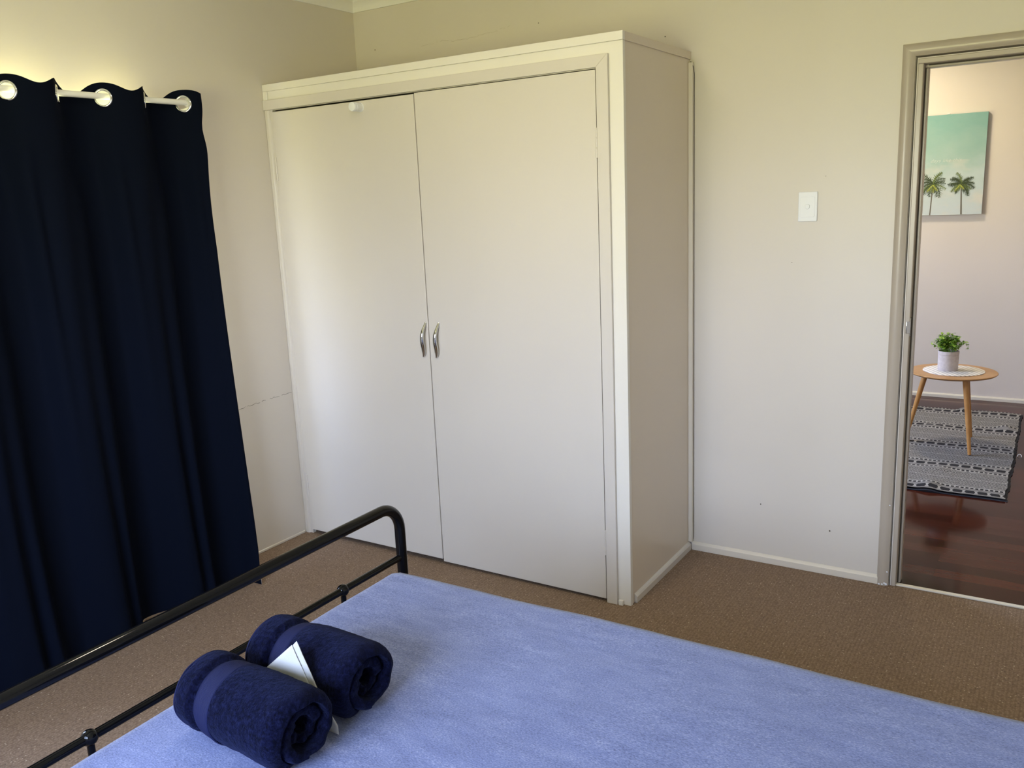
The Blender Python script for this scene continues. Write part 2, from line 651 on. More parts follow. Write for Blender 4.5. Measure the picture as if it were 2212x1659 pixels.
stp.box(DX1 - 0.030, DX1 - 0.018, 0.042, 0.082, 0, DZ - 0.030)
stp.box(DX0 + 0.018, DX1 - 0.018, 0.042, 0.082, DZ - 0.030, DZ - 0.018)
obj('door_stop', stp, M['frame'], door, bevel=0.0025)
st = MB()
st.box(DX0 + 0.0178, DX0 + 0.0198, -0.002, 0.030, 1.022, 1.092)
st.prism([(DX0 + 0.0198, -0.002), (DX0 + 0.008, -0.0085), (DX0 + 0.006, -0.0075), (DX0 + 0.0178, 0.002)], 'z', 1.034, 1.080)
tag(obj('strike_plate', st, M['chrome'], door, bevel=0.0012), 'chrome strike plate on the door jamb')
th = MB().box(DX0 + 0.018, DX1 - 0.018, 0.004, 0.024, 0, 0.007)
obj('threshold', th, M['timber_edge'], door, bevel=0.002)

# ------------------------------------------------------------------ built-in wardrobe
WX, F = 1.785, -0.645
ZT = 2.147
wr = thing('wardrobe', 'tall cream built-in wardrobe with two plain doors in the corner', 'wardrobe', (0.9, F, 0))
cs = MB()
cs.box(WX - 0.019, WX - 0.003, F + 0.02, -0.001, 0, 2.118)
cs.box(0.004, WX - 0.019, F + 0.02, -0.001, 2.098, 2.118)
cs.box(0.004, 0.016, F + 0.035, -0.001, 0.0, 2.098)
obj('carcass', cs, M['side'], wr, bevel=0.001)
ff = MB()
ff.prism([(0.004, 2.034), (1.728, 2.034), (1.728, 0), (WX, 0), (WX, 2.118), (0.004, 2.118)], 'y', F, F + 0.020)   # head rail and right stile
ff.box(0.002, 0.047, F + 0.004, F + 0.020, 0, 2.034)       # left stile
obj('face_frame', ff, M['cream'], wr, bevel=0.0015)
tt = MB()
tt.box(0.001, WX + 0.003, F - 0.007, F + 0.013, 2.117, ZT)
tt.box(0.001, 0.027, F - 0.007, F - 0.0002, 2.079, 2.117)
obj('top_trim', tt, M['cream'], wr, bevel=0.0015)
ts = MB()
ts.box(WX - 0.003, WX + 0.003, F + 0.013, -0.001, 2.117, ZT)
ts.box(0.002, WX - 0.003, F + 0.013, -0.001, 2.121, 2.139)
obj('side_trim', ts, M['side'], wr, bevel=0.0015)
ar = MB()
AX0, AX1, AZ0, AZ1 = 1.685, 1.731, 2.036, 2.079
yf = F - 0.013
ar.prism([(AX0, 0), (AX1, 0), (AX1, AZ1), (AX0, AZ0)], 'y', yf, F)
obj('architrave', ar, M['beige'], wr, bevel=0.0014)
ar = MB()
ar.prism([(0.001, AZ0), (AX0, AZ0), (AX1, AZ1), (0.001, AZ1)], 'y', yf, F)
obj('architrave', ar, M['beige'], wr, bevel=0.0014)
lb = MB()
prof = [(0.002, F + 0.004), (0.002, F - 0.006), (0.012, F - 0.009), (0.024, F - 0.009), (0.030, F - 0.004), (0.033, F + 0.002), (0.047, F + 0.002), (0.047, F + 0.004)]
lb.prism(prof, 'z', 0, 2.0355)
lb.box(0.002, 0.0475, F - 0.0005, F + 0.004, 0, 2.0345)
obj('bead', lb, M['beige'], wr, smooth=30)
qb = MB()
qb.box(WX - 0.003, WX + 0.016, -0.020, -0.0005, BBZ + 0.001, 2.105)
obj('corner_strip', qb, M['trim'], wr, bevel=0.003)
cr = MB().tube([(WX + 0.008, -0.0195, 2.108), (WX + 0.0165, -0.014, 2.088), (WX + 0.0172, -0.003, 2.06), (WX + 0.0172, -0.003, 1.6), (WX + 0.0172, -0.003, 0.05)], [0.0014, 0.0016, 0.0012, 0.0010, 0.0009], 6)
obj('caulk_gap', cr, M['dark_gap'], wr)
sk = MB()
sk.prism([(WX - 0.003, 0), (WX + 0.010, 0), (WX + 0.010, 0.026), (WX + 0.006, 0.033), (WX - 0.003, 0.038)], 'y', -0.609, -0.0135)
obj('skirting', sk, M['beige'], wr, smooth=20, bevel=0.0012)
blk = MB().box(1.735, 1.754, F - 0.012, F - 0.0002, 0, 0.020)
obj('toe_block', blk, M['cream'], wr, bevel=0.001)

FD = F - 0.010      # front face of the doors
DL = (0.0535, 0.8650, 0.024, 2.0255)
DR = (0.8698, 1.6815, 0.014, 2.0295)


def cupboard_door(x0, x1, z0, z1):
    return obj('door', MB().box(x0, x1, FD, FD + 0.019, z0, z1), M['beige'], wr, bevel=0.0012)


def pull(door_o, xg):
    """S-curved chrome pull handle with pointed ends"""
    k = [(1.101, -.013, .002, .0022), (1.085, -.0155, .009, .0042), (1.070, -.018, .017, .0052), (1.050, -.021, .0235, .0060), (1.030, -.022, .0250, .0064), (1.010, -.022, .0235, .0066), (.992, -.0225, .019, .0068), (.975, -.025, .0135, .0064), (.962, -.029, .0085, .0052), (.948, -.037, .0035, .002)]
    path = [(xg + x, FD - p_, z) for z, x, p_, r in k]
    # smooth by Catmull-Rom
    out, rad = [], []
    for i in range(len(k) - 1):
        P = [Vector(path[max(0, min(len(k) - 1, i + j))]) for j in (-1, 0, 1, 2)]
        for s_ in range(5):
            t_ = s_ / 5
            out.append(0.5 * ((2 * P[1]) + (P[2] - P[0]) * t_ + (2 * P[0] - 5 * P[1] + 4 * P[2] - P[3]) * t_ ** 2 + (3 * P[1] - P[0] - 3 * P[2] + P[3]) * t_ ** 3))
            rad.append(1.45 * (k[i][3] * (1 - t_) + k[i + 1][3] * t_))
    out.append(Vector(path[-1]))
    rad.append(k[-1][3])
    mb = MB().tube(out, rad, 16, flat=0.8)
    for z, x in ((1.083, -.0155), (.967, -.027)):
        mb.tube([(xg + x, FD - 0.0002, z), (xg + x, FD - 0.010, z)], 0.0045, 10)
    return tag(obj('handle', mb, M['chrome'], door_o, smooth=60), 'curved chrome pull handle')


def hinge(door_o, x, z0, z1):
    mb = MB()
    n = 3
    h = (z1 - z0) / n
    for i in range(n):
        mb.lathe([(0.0032, 0.0006), (0.0045, 0.0014), (0.0045, h - 0.0014), (0.0032, h - 0.0006)], (x, FD - 0.0015, z0 + i * h), None, 12)
    mb.lathe([(0.003, 0), (0.003, z1 - z0)], (x, FD - 0.0015, z0), None, 10)
    return obj('hinge', mb, M['beige'], door_o)


d1 = cupboard_door(*DL)
d2 = cupboard_door(*DR)
pull(d1, 0.8690)
pull(d2, 0.9380)
hinge(d1, 0.0505, 1.722, 1.828)
hinge(d1, 0.0505, 0.202, 0.308)
hinge(d2, 1.683, 1.727, 1.832)
hinge(d2, 1.683, 0.202, 0.306)
kn = [(0.019, 0), (0.019, 0.002), (0.0175, 0.004), (0.0178, 0.030)]
for q in (0.031, 0.038, 0.045):
    kn += [(0.0158, q), (0.0158, q + 0.0012), (0.0186, q + 0.0022), (0.0186, q + 0.0058)]
kn += [(0.0175, 0.0540), (0.015, 0.0552), (0.0, 0.0556)]
tag(obj('knob', MB().lathe(kn, (0.582, FD, 1.999), Matrix.Rotation(PI / 2, 3, 'X'), 32), M['white_plastic'], d1, smooth=30), 'ribbed round white knob near the top of the door')

# ------------------------------------------------------------------ ceiling light (above the frame)
for P0, lab in ((LAMP, 'round white ceiling light above the bed'), (LAMP2, 'round white ceiling light in the next room')):
    cl = thing('ceiling_light', lab, 'ceiling light', P0)
    obj('base', MB().lathe([(0.15, -0.001), (0.15, -0.03), (0.14, -0.04), (0, -0.04)], P0, None, 40), M['white_plastic'], cl, smooth=30)
    obj('rim', MB().torus((P0[0], P0[1], P0[2] - 0.05), (0, 0, 1), 0.145, 0.012, 40, 10), M['white_plastic'], cl, smooth=180)

# ------------------------------------------------------------------ light switch
sw = thing('light_switch', 'white wall switch plate between wardrobe and doorway', 'light switch', (2.267, 0, 1.517))


def rrect(cx, cz, w, h, r, n=5):
    out = []
    for (sx, sz, a0) in ((1, 1, 0), (-1, 1, 1), (-1, -1, 2), (1, -1, 3)):
        for i in range(n + 1):
            a = (a0 + i / n) * PI / 2
            out.append((cx + sx * (w / 2 - r) + r * math.cos(a), cz + sz * (h / 2 - r) + r * math.sin(a)))
    return out


obj('plate', MB().prism(rrect(2.267, 1.517, 0.0725, 0.1135, 0.003), 'y', -0.0075, -0.0003), M['white_plastic'], sw, bevel=0.0022, segs=3)
obj('cover', MB().prism(rrect(2.267, 1.516, 0.054, 0.078, 0.006), 'y', -0.0086, -0.0074), M['white_plastic'], sw, bevel=0.0006)
obj('rocker', MB().prism(rrect(2.2665, 1.5175, 0.0165, 0.0185, 0.007), 'y', -0.0125, -0.0085), M['white_plastic'], sw, bevel=0.001)


# ------------------------------------------------------------------ curtain rod and eyelet curtain
RX, RZ = 0.098, 2.0300
rod = thing('curtain_rod', 'white curtain rod threaded through the navy curtain eyelets', 'curtain rod', (0.0, -2.1, RZ))
obj('pole', MB().tube([(RX, -3.3, RZ), (RX, -1.142, RZ)], 0.0112, 20), M['white_metal'], rod)
for ye in (-1.136, -3.3):
    mb = MB()
    mb.tube([(RX, ye - 0.012, RZ), (RX, ye + 0.006, RZ)], 0.0145, 16)
    mb.tube([(RX, ye, RZ), (RX - 0.006, ye + 0.006, RZ - 0.018), (0.055, ye + 0.008, RZ - 0.024), (0.004, ye + 0.008, RZ - 0.024)], 0.007, 10)
    mb.prism(rrect(ye + 0.008, RZ - 0.024, 0.026, 0.05, 0.006), 'x', 0.0005, 0.005)
    obj('bracket', mb, M['white_metal'], rod)

EY0, EYS = -1.166, 0.174
YE, YS = -1.094, -2.62         # leading edge / far end out of frame


def fold(y):
    return -math.sin(PI * (EY0 - y) / EYS)


def curtain_pt(u, v):
    """u 0..1 from the leading edge, v 0 top .. 1 hem"""
    y = YE + (YS - YE) * u
    k = fold(y)
    nz = noise.noise(Vector((y * 5.0, v * 2.2, 3.1)))
    top = 1.0 - min(1.0, v / 0.10)
    # header: flat sag between eyelets
    ph = (EY0 - y) / EYS
    gap = abs(math.sin(PI * ph))
    ztop = RZ + 0.048 - (0.044 if k < 0 else 0.026) * gap ** 2
    if y > EY0:
        ztop = RZ + 0.048 - 0.012 * ((y - EY0) / 0.065) ** 2
    z = ztop * (1 - v) + 0.006 * v
    lo = v ** 0.8
    amp = 0.050 * (1 - 0.35 * math.sin(PI * v)) * (1 - lo) + 0.050 * lo
    w = (1 - math.exp(-(v * 7) ** 2))
    # secondary folds that wander lower down
    k2 = math.sin(PI * (EY0 - y) / EYS * 2.0 + 1.2 + 1.6 * v) * 0.34 * w
    k3 = math.sin(PI * (EY0 - y) / EYS * 3.1 + 0.5 - 2.0 * v) * 0.20 * w
    off = (k * (1 - 0.18 * w) + k2 + k3 + nz * 0.35 * w)
    sharp = math.tanh(off * 1.4) / math.tanh(1.4)
    x = RX + (0.152 - RX) * lo + amp * sharp
    x += 0.060 * v ** 3 * math.exp(-((y - YE) / 0.26) ** 2) + 0.035 * v ** 3 * math.exp(-((y + 1.97) / 0.15) ** 2)
    yy = y + 0.018 * w * math.sin(PI * ph * 1.0 + 2.5 * v) - 0.010 * v
    yy -= 0.058 * max(0, (v - 0.3) / 0.7) * math.exp(-(YE - y) / 0.22)
    if y > EY0:                       # leading flap turned into the room at the hem
        e = (y - EY0) / (YE - EY0)
        yy += (-0.020 * math.exp(-((v - 0.065) / 0.03) ** 2) - 0.018 * math.exp(-(v / 0.05) ** 2)) * e + (-0.02 + 0.0) * w * e
        x += 0.03 * max(0, (v - 0.86) / 0.14) ** 2 * e
        yy -= (0.035 * max(0, (v - 0.86) / 0.14) ** 2) * e
    # hem crumple
    hm = max(0.0, (v - 0.9) / 0.1)
    x += 0.010 * hm * noise.noise(Vector((y * 22, v * 16, 0)))
    return Vector((max(x, 0.022), yy, z))


def fabric_mat(name, col, back):
    m = new_mat(name, col, 0.85, spec=0.04, Sheen_Weight=0.0, Sheen_Roughness=0.4)
    m.node_tree.nodes['Principled BSDF'].inputs['Sheen Tint'].default_value = (0.3, 0.4, 0.7, 1)
    t, b = T(m)
    v = coords(t)
    bump(t, b, noise_n(t, v, 700, 2), 0.12, 0.0006)
    return m


M['curtain'] = fabric_mat('navy_curtain_cloth', (0.0028, 0.0046, 0.0115), None)
M['lining'] = new_mat('pale_blockout_lining', (0.72, 0.69, 0.60), 0.8)
cu = thing('curtain', 'dark navy eyelet curtain drawn over the left window', 'curtain', (0.12, -1.6, 0))
NU, NV = 900, 116
cm = MB()
VV = [0.0016 * j for j in range(36)] + [0.0560 + (1 - 0.0560) * (j / (NV - 36)) for j in range(1, NV - 36 + 1)]
P = [[curtain_pt(i / (NU - 1), VV[j]) for j in range(NV)] for i in range(NU)]
vf, vb = [], []
holes = [EY0 - EYS * k for k in range(9)]
RH = 0.0275
hc = []
for hy in holes:
    u = (hy - YE) / (YS - YE)
    c = curtain_pt(u, 0.030)
    c.z = RZ - 0.0065
    a = curtain_pt(u - 0.004, 0.030)
    b = curtain_pt(u + 0.004, 0.030)
    tg = (b - a)
    tg.z = 0
    tg.normalize()
    hc.append((c, Vector((tg.y, -tg.x, 0)) if tg.y > 0 else Vector((-tg.y, tg.x, 0)), tg))
for i in range(NU):
    for j in range(NV):
        a = P[min(NU - 1, i + 1)][j] - P[max(0, i - 1)][j]
        b = P[i][min(NV - 1, j + 1)] - P[i][max(0, j - 1)]
        n = a.cross(b).normalized()
        if n.length < .5:
            n = Vector((1, 0, 0))
        # u runs towards -y and v downwards: outward (room side) is +x
        if n.dot(Vector((1, 0, 0))) < 0 and abs(n.x) > 0.02:
            pass
        vf.append(P[i][j] + n * 0.0007)
        vb.append(P[i][j] - n * 0.0007)


def in_hole(q):
    for c, nrm, tg in hc:
        d_ = q - c
        if abs(d_.y) < 0.06 and math.hypot(d_.dot(tg), d_.z) < RH + 0.0015:
            return True
    return False


fs = []
for i in range(NU - 1):
    for j in range(NV - 1):
        ctr = (P[i][j] + P[i + 1][j] + P[i + 1][j + 1] + P[i][j + 1]) / 4
        if j < 40 and in_hole(ctr):
            continue
        fs.append((i * NV + j, (i + 1) * NV + j, (i + 1) * NV + j + 1, i * NV + j + 1))
# which side faces the room
ridge = sum((vf[i * NV + 50] - vb[i * NV + 50]).x for i in range(NU))
front, back = (vf, vb) if ridge > 0 else (vb, vf)
flip = ridge < 0
fs_f = fs if not flip else [q[::-1] for q in fs]
cm.add(front, fs_f, 0)
cm.add(back, [q[::-1] for q in fs_f], 1)
obj('fabric', cm, [M['curtain'], M['lining']], cu, smooth=180, fix=False)
for c, nrm, tg in hc:
    mb = MB()
    mb.torus(c, nrm, 0.0292, 0.0046, 48, 14)
    tag(obj('eyelet', mb, M['chrome'], cu, smooth=180), 'shiny chrome eyelet ring')

# ------------------------------------------------------------------ bed frame (black tube) : built square, turned 0.8 degrees
BX, BY, BA = 1.578, -1.752, math.radians(0.4)


def R2(x, y, z):
    c, s_ = math.cos(BA), math.sin(BA)
    return (BX + x * c - y * s_, BY + x * s_ + y * c, z)


bed = thing('bed_frame', 'black tubular metal bed frame with a curved foot rail', 'bed frame', (BX, BY, 0))
BWID, BLEN = 1.50, 2.0
RT = 0.0155
ZR, ZL, ZB = 0.766, 0.606, 0.26
pathp = [R2(0, 0, 0.0)]
for i in range(13):
    pass
rb = 0.075
pathp = [R2(0, 0, 0.012), R2(0, 0, 0.3), R2(0, 0, ZR - rb)]
for i in range(1, 10):
    a = i / 9 * PI / 2
    pathp.append(R2(0, -rb + rb * math.cos(a), ZR - rb + rb * math.sin(a)))
for i in range(1, 8):
    pathp.append(R2(0, -rb - (BWID - 2 * rb) * i / 8, ZR))
for i in range(0, 10):
    a = PI / 2 - i / 9 * PI / 2
    pathp.append(R2(0, -BWID + rb - rb * math.cos(a), ZR - rb + rb * math.sin(a)))
pathp += [R2(0, -BWID, 0.3), R2(0, -BWID, 0.012)]
obj('foot_rail', MB().tube(pathp, RT, 20), M['black_metal'], bed, smooth=60)
obj('cross_rail', MB().tube([R2(0, -RT * 0.6, ZL), R2(0, -BWID + RT * 0.6, ZL)], 0.0098, 16), M['black_metal'], bed)
obj('lower_rail', MB().tube([R2(0, -RT * 0.6, ZB), R2(0, -BWID + RT * 0.6, ZB)], 0.0098, 16), M['black_metal'], bed)
ball_y = [-0.247, -0.490, -0.729, -0.968, -1.21]
for yy in ball_y:
    s_ = obj('spindle', MB().tube([R2(0, yy, ZB), R2(0, yy, ZL)], 0.0075, 14), M['black_metal'], bed)
    ball = [(0.0165 * math.sin(PI * i / 14), -0.0165 * math.cos(PI * i / 14)) for i in range(15)]
    c = R2(0, yy, ZL)
    obj('ball', MB().lathe(ball, c, None, 24), M['black_metal'], s_, smooth=180)
for yy in (0.0, -BWID):
    obj('foot_cap', MB().lathe([(0.017, 0), (0.0185, 0.003), (0.0185, 0.024), (0.0158, 0.026)], R2(0, yy, 0), None, 20), M['black_metal'], bed)
    y2 = yy + (-0.02 if yy == 0 else 0.02)
    mb = MB()
    vs_ = [R2(x, y2 + dy, z) for z in (0.245, 0.285) for dy in (-0.012, 0.012) for x in (0.0, BLEN)]
    mb.add(vs_, [(0, 2, 3, 1), (4, 5, 7, 6), (0, 1, 5, 4), (2, 6, 7, 3), (0, 4, 6, 2), (1, 3, 7, 5)])
    obj('side_rail', mb, M['black_metal'], bed)
    mb = MB().tube([R2(BLEN, yy, 0), R2(BLEN, yy, 0.5)], RT, 16)
    obj('leg', mb, M['black_metal'], bed)
for k in range(8):
    x = 0.15 + k * 0.24
    mb = MB()
    vs_ = [R2(x + dx, y, z) for z in (0.286, 0.298) for y in (-0.01, -BWID + 0.01) for dx in (-0.03, 0.03)]
    mb.add(vs_, [(0, 2, 3, 1), (4, 5, 7, 6), (0, 1, 5, 4), (2, 6, 7, 3), (0, 4, 6, 2), (1, 3, 7, 5)])
    obj('slat', mb, M['black_metal'], bed)


# ------------------------------------------------------------------ mattress and blue blanket
def slab(x0, x1, y0, y1, z0, z1, r, fn=None, nx=120, ny=90):
    """soft box with rolled top edges: top sheet plus skirts"""
    mb = MB()

    def f(u, v):
        # unrolled sheet: margin m drops over each edge
        m_ = (z1 - z0)
        sx, sy = -m_ + (x1 - x0 + 2 * m_) * u, -m_ + (y1 - y0 + 2 * m_) * v

        def roll(s_, ln):
            lo = hi = 0
            if s_ < 0:
                lo = -s_
                s_ = 0
            elif s_ > ln:
                hi = s_ - ln
                s_ = ln
            return s_, lo, hi
        px, lx, hx = roll(sx, x1 - x0)
        py, ly, hy = roll(sy, y1 - y0)
        drop = max(lx, hx, ly, hy)
        # rounded edge: inside a band r of the border the top dips
        ex = min(px, (x1 - x0) - px)
        ey = min(py, (y1 - y0) - py)
        qx = max(0.0, r - ex) / r
        qy = max(0.0, r - ey) / r
        q = min(1.0, math.hypot(qx, qy))
        dz = r * (1 - math.sqrt(max(0.0, 1 - q * q)))
        # pull the corner in so the plan is rounded too
        if qx > 0 and qy > 0 and math.hypot(qx, qy) > 1:
            kx = qx / math.hypot(qx, qy)
            ky = qy / math.hypot(qx, qy)
            px += (r - r * kx - ex) * (1 if px < (x1 - x0) / 2 else -1)
            py += (r - r * ky - ey) * (1 if py < (y1 - y0) / 2 else -1)
        z = z1 - dz - max(0.0, drop - 0.0) * (1 - r / m_)
        return Vector((x0 + px, y0 + py, z))
    mb.grid(f, nx, ny)
    if fn:
        mb.v = [tuple(fn(Vector(q))) for q in mb.v]
    return mb


def ys_far(x):
    return 0.008 * math.tanh((x - 1.75) * 4)


def cover_shape(q):
    top = max(0.0, min(1.0, (q.z - 0.45) / 0.1))
    q.z += 0.0045 * noise.noise(Vector((q.x * 2.2, q.y * 2.5, 1))) * top + 0.0012 * noise.noise(Vector((q.x * 9, q.y * 14, 4))) * top
    if q.y > -2.4:
        q.y += ys_far(q.x) + 0.007 * noise.noise(Vector((q.x * 3.2, 0, 2)))
    return Vector(R2(q.x - BX, q.y - BY, q.z))      # square with the bed frame


def blanket_mat():
    m = new_mat('blue_melange_jersey', (0.3, 0.35, 0.55), 0.9, spec=0.15, Sheen_Weight=0.25)
    t, b = T(m)
    v1 = coords(t, (70, 150, 100), (0, 0, -0.05))
    v2 = coords(t, (5, 15, 6), (0, 0, -0.05))
    a = X(t, noise_n(t, v1, 3.0, 4, 0.65))
    a2 = X(t, noise_n(t, v2, 2.2, 4, 0.6))
    c = ramp(t, a * 0.74 + a2 * 0.26, ((0.33, (0.062, 0.080, 0.185)), (0.46, (0.122, 0.152, 0.325)), (0.56, (0.165, 0.202, 0.395)), (0.68, (0.280, 0.318, 0.510))))
    n3 = X(t, noise_n(t, coords(t, (60, 170, 90), (0, 0, -0.2)), 2.5, 2, 0.5))
    c = mix(t, n3.lt(0.36) * 0.6, c, (0.06, 0.075, 0.16))
    t.links.new(c, b.inputs['Base Color'])
    bump(t, b, X(t, noise_n(t, coords(t), 240, 3)) + a2 * 0.8, 0.35, 0.0022)
    return m


M['blanket'] = blanket_mat()
MX0, MX1, MY0, MY1 = 1.597, 3.540, -3.212, -1.806
mt = slab(MX0 + 0.010, MX1 - 0.01, MY0 + 0.012, MY1 - 0.014, 0.299, 0.588, 0.04, cover_shape, 60, 50)
o = obj('mattress', mt, new_mat('white_ticking', (0.75, 0.75, 0.74), 0.9), smooth=180, loc=(2.58, -2.54, 0.299))
tag(o, 'mattress on the black bed under the blue blanket', 'mattress')
bl = slab(MX0, MX1, MY0, MY1, 0.36, 0.6, 0.036, cover_shape, 150, 110)
o = obj('blanket', bl, M['blanket'], smooth=180, loc=(2.58, -2.54, 0.36))
tag(o, 'smooth blue marled blanket spread over the bed', 'blanket')


# ------------------------------------------------------------------ rolled towels
def towel_mat():
    m = new_mat('navy_terry', (0.008, 0.011, 0.048), 0.95, spec=0.05, Sheen_Weight=0.10, Sheen_Roughness=0.45)
    m.node_tree.nodes['Principled BSDF'].inputs['Sheen Tint'].default_value = (0.25, 0.32, 0.8, 1)
    t, b = T(m)
    v = coords(t)
    a = X(t, noise_n(t, v, 120, 4, 0.75))
    t.links.new(ramp(t, a, ((0.36, (0.0006, 0.0008, 0.0040)), (0.52, (0.0027, 0.0034, 0.0160)), (0.68, (0.0068, 0.0088, 0.034)))), b.inputs['Base Color'])
    bump(t, b, a, 0.9, 0.005)
    return m


def band_mat():
    m = new_mat('navy_dobby_band', (0.0090, 0.0120, 0.050), 0.7, spec=0.12)
    t, b = T(m)
    c = t.nodes.new('ShaderNodeTexCoord')
    s_ = t.nodes.new('ShaderNodeSeparateXYZ')
    t.links.new(c.outputs['Object'], s_.inputs[0])
    w = (X(t, s_.outputs[0]) * (2 * PI / 0.0031)).sin()
    bump(t, b, w, 0.55, 0.0012)
    return m


M['terry'] = towel_mat()
M['band'] = band_mat()


def rolled_towel(A, B, r, rz, label, band, seed, a0):
    A, B = Vector((*A, 0.6065)), Vector((*B, 0.6065))
    ln = (B - A).length
    ang = math.atan2(B.y - A.y, B.x - A.x)
    base = (A + B) / 2
    root = thing('bath_towel', label, 'towel', base, 'navy bath towels rolled on the bed')
    rot = Matrix.Rotation(ang, 3, 'Z')
    TK = 0.016
    turns = 2.45
    pitch = (r - 0.004) / (turns + 0.35)
    NT, NL = 190, 64
    e0, e1 = band

    def prof(s_):
        """radius scale along the length: rounded ends, waist at the band"""
        d0, d1 = s_ * ln, (1 - s_) * ln
        k = 0.0
        for d_, rr in ((d0, 0.030), (d1, 0.026)):
            if d_ < rr:
                k += rr * (1 - math.sqrt(max(0, 1 - (1 - d_ / rr) ** 2)))
        waist = 0.0
        if s_ > e0:
            waist = 0.011 * math.exp(-((s_ - e0) / 0.045) ** 2) + 0.004 * math.exp(-((s_ - (e0 + e1) / 2) / 0.09) ** 2)
        else:
            waist = 0.011 * math.exp(-((s_ - e0) / 0.014) ** 2)
        return k * 0.8 + waist

    def place(x, rad, th, flat=True):
        y_ = rad * math.cos(th)
        z_ = rad * math.sin(th) * rz / r
        if z_ < -rz * 0.90:
            z_ = -rz * 0.90 - (abs(z_) - rz * 0.90) * 0.45
        p_ = rot @ Vector((x - ln / 2, y_, 0))
        return base + p_ + Vector((0, 0, z_ + rz * 0.955))
    mb = MB()
    NS = 10

    def ring(i, s_):
        """cross-section loop of the rolled sheet at turn fraction i, position s_"""
    for side in (0, 1):
        def f(u, v, side=side):
            th_t = u * turns * 2 * PI
            th = a0 + th_t
            outer_turn = u * turns > turns - 1.0
            rad_c = 0.012 + pitch * (th_t / (2 * PI)) + TK * 0.1
            rad = rad_c + (pitch * 0.47 if side == 0 else -pitch * 0.38)
            s_ = v
            if outer_turn and side == 0:
                rad -= prof(s_)
            elif side == 0:
                rad -= prof(s_) * 0.35
            x = s_ * ln
            tl = max(0.0, (u - 0.86) / 0.14)
            x -= 0.030 * tl * tl * s_
            rad -= 0.004 * tl
            # inner turns telescope: the coil is a little sunken
            sink = 0.034 * max(0.0, 1 - u * 1.65) ** 1.0
            x = x * (1 - 2 * sink / ln) + sink
            x += 0.009 * noise.noise(Vector((math.cos(th) * 2, math.sin(th) * 2, u * 3 + seed))) * (2 * s_ - 1)
            nn = noise.noise(Vector((x * 60, th_t * r * 60, seed))) * 0.0010 + noise.noise(Vector((x * 150, th_t * r * 150, seed))) * 0.0007
            if outer_turn and e0 < s_ < e1:
                nn *= 0.15
            rad += (nn if side == 0 else -nn) + 0.003 * noise.noise(Vector((x * 9, math.cos(th) * 1.5, math.sin(th) * 1.5 + seed)))
            rad += 0.006 * max(0.0, 1 - u * 1.5) * noise.noise(Vector((math.cos(th) * 1.8, math.sin(th) * 1.8, seed + u * 2)))
            return place(x, max(rad, 0.003), th)
        mb.grid(f, NT, NL)
    # end rims joining inner and outer faces, and the two long edges
    n0 = NT * NL
    fs_ = []
    for i in range(NT - 1):
        fs_.append((i * NL, (i + 1) * NL, n0 + (i + 1) * NL, n0 + i * NL))
        fs_.append((i * NL + NL - 1, n0 + i * NL + NL - 1, n0 + (i + 1) * NL + NL - 1, (i + 1) * NL + NL - 1))
    for j in range(NL - 1):
        fs_.append((j, n0 + j, n0 + j + 1, j + 1))
        k = (NT - 1) * NL
        fs_.append((k + j, k + j + 1, n0 + k + j + 1, n0 + k + j))
    mb.f += fs_
    mb.m += [0] * len(fs_)
    obj('terry_roll', mb, M['terry'], root, smooth=180)
    # woven band lying round the outer turn, and the smooth selvedge at the far end
    def strip(name, s0, s1, lift, mat):
        sb = MB()

        def g(u, v):
            th_t = (turns - 0.97 + u * 0.95) * 2 * PI
            s_ = s0 + (s1 - s0) * v
            rad = 0.012 + pitch * (th_t / (2 * PI)) + TK * 0.1 + pitch * 0.47 - prof(s_) + lift
            edge = min(v, 1 - v)
            if edge < 0.03:
                rad -= 0.0022
            x = s_ * ln
            rad += 0.003 * noise.noise(Vector((x * 9, math.cos(a0 + th_t) * 1.5, math.sin(a0 + th_t) * 1.5 + seed)))
            return place(x, rad, a0 + th_t)
        sb.grid(g, 100, 26)
        return obj(name, sb, mat, root, smooth=180)
    tag(strip('woven_band', e0 + 0.004, e1, 0.0012, M['band']), 'flat ribbed band woven across the towel')
    strip('selvedge', 0.004, 0.045, 0.0014, M['band'])
    return root


rolled_towel((1.735, -2.553), (2.038, -2.570), 0.0785, 0.073, 'nearer of two rolled navy bath towels, its woven band in full light', (0.20, 0.40), 1.3, 1.9)
rolled_towel((1.738, -2.383), (2.030, -2.386), 0.0790, 0.074, 'farther of two rolled navy bath towels, partly behind the white cloth', (0.235, 0.40), 7.7, 1.75)

# folded white face cloth tucked upright between the towels
wc = MB()


def cloth_layer(pts, y0, y1, seed):
    n = len(pts)
    cx = sum(p_[0] for p_ in pts) / n
    cz = sum(p_[1] for p_ in pts) / n
    # dense outline, rounded
    out = []
    for i in range(n):
        a, b = pts[i], pts[(i + 1) % n]
        for k in range(8):
            t_ = k / 8
            out.append((a[0] + (b[0] - a[0]) * t_, a[1] + (b[1] - a[1]) * t_))
    m_ = len(out)
    rings = []
    for (sc, yk) in ((0.90, 0.0), (0.97, 0.12), (1.0, 0.5), (0.97, 0.88), (0.90, 1.0)):
        rings.append([(cx + (x - cx) * sc, y0 + (y1 - y0) * yk + 0.0010 * noise.noise(Vector((x * 30, z * 30, 3))), cz + (z - cz) * sc) for x, z in out])
    vs_ = [q for r_ in rings for q in r_]
    fs_ = []
    for i in range(len(rings) - 1):
        for j in range(m_):
            fs_.append((i * m_ + j, i * m_ + (j + 1) % m_, (i + 1) * m_ + (j + 1) % m_, (i + 1) * m_ + j))
    fs_.append(tuple(range(m_))[::-1])
    fs_.append(tuple(range((len(rings) - 1) * m_, len(rings) * m_)))
    wc.add(vs_, fs_)


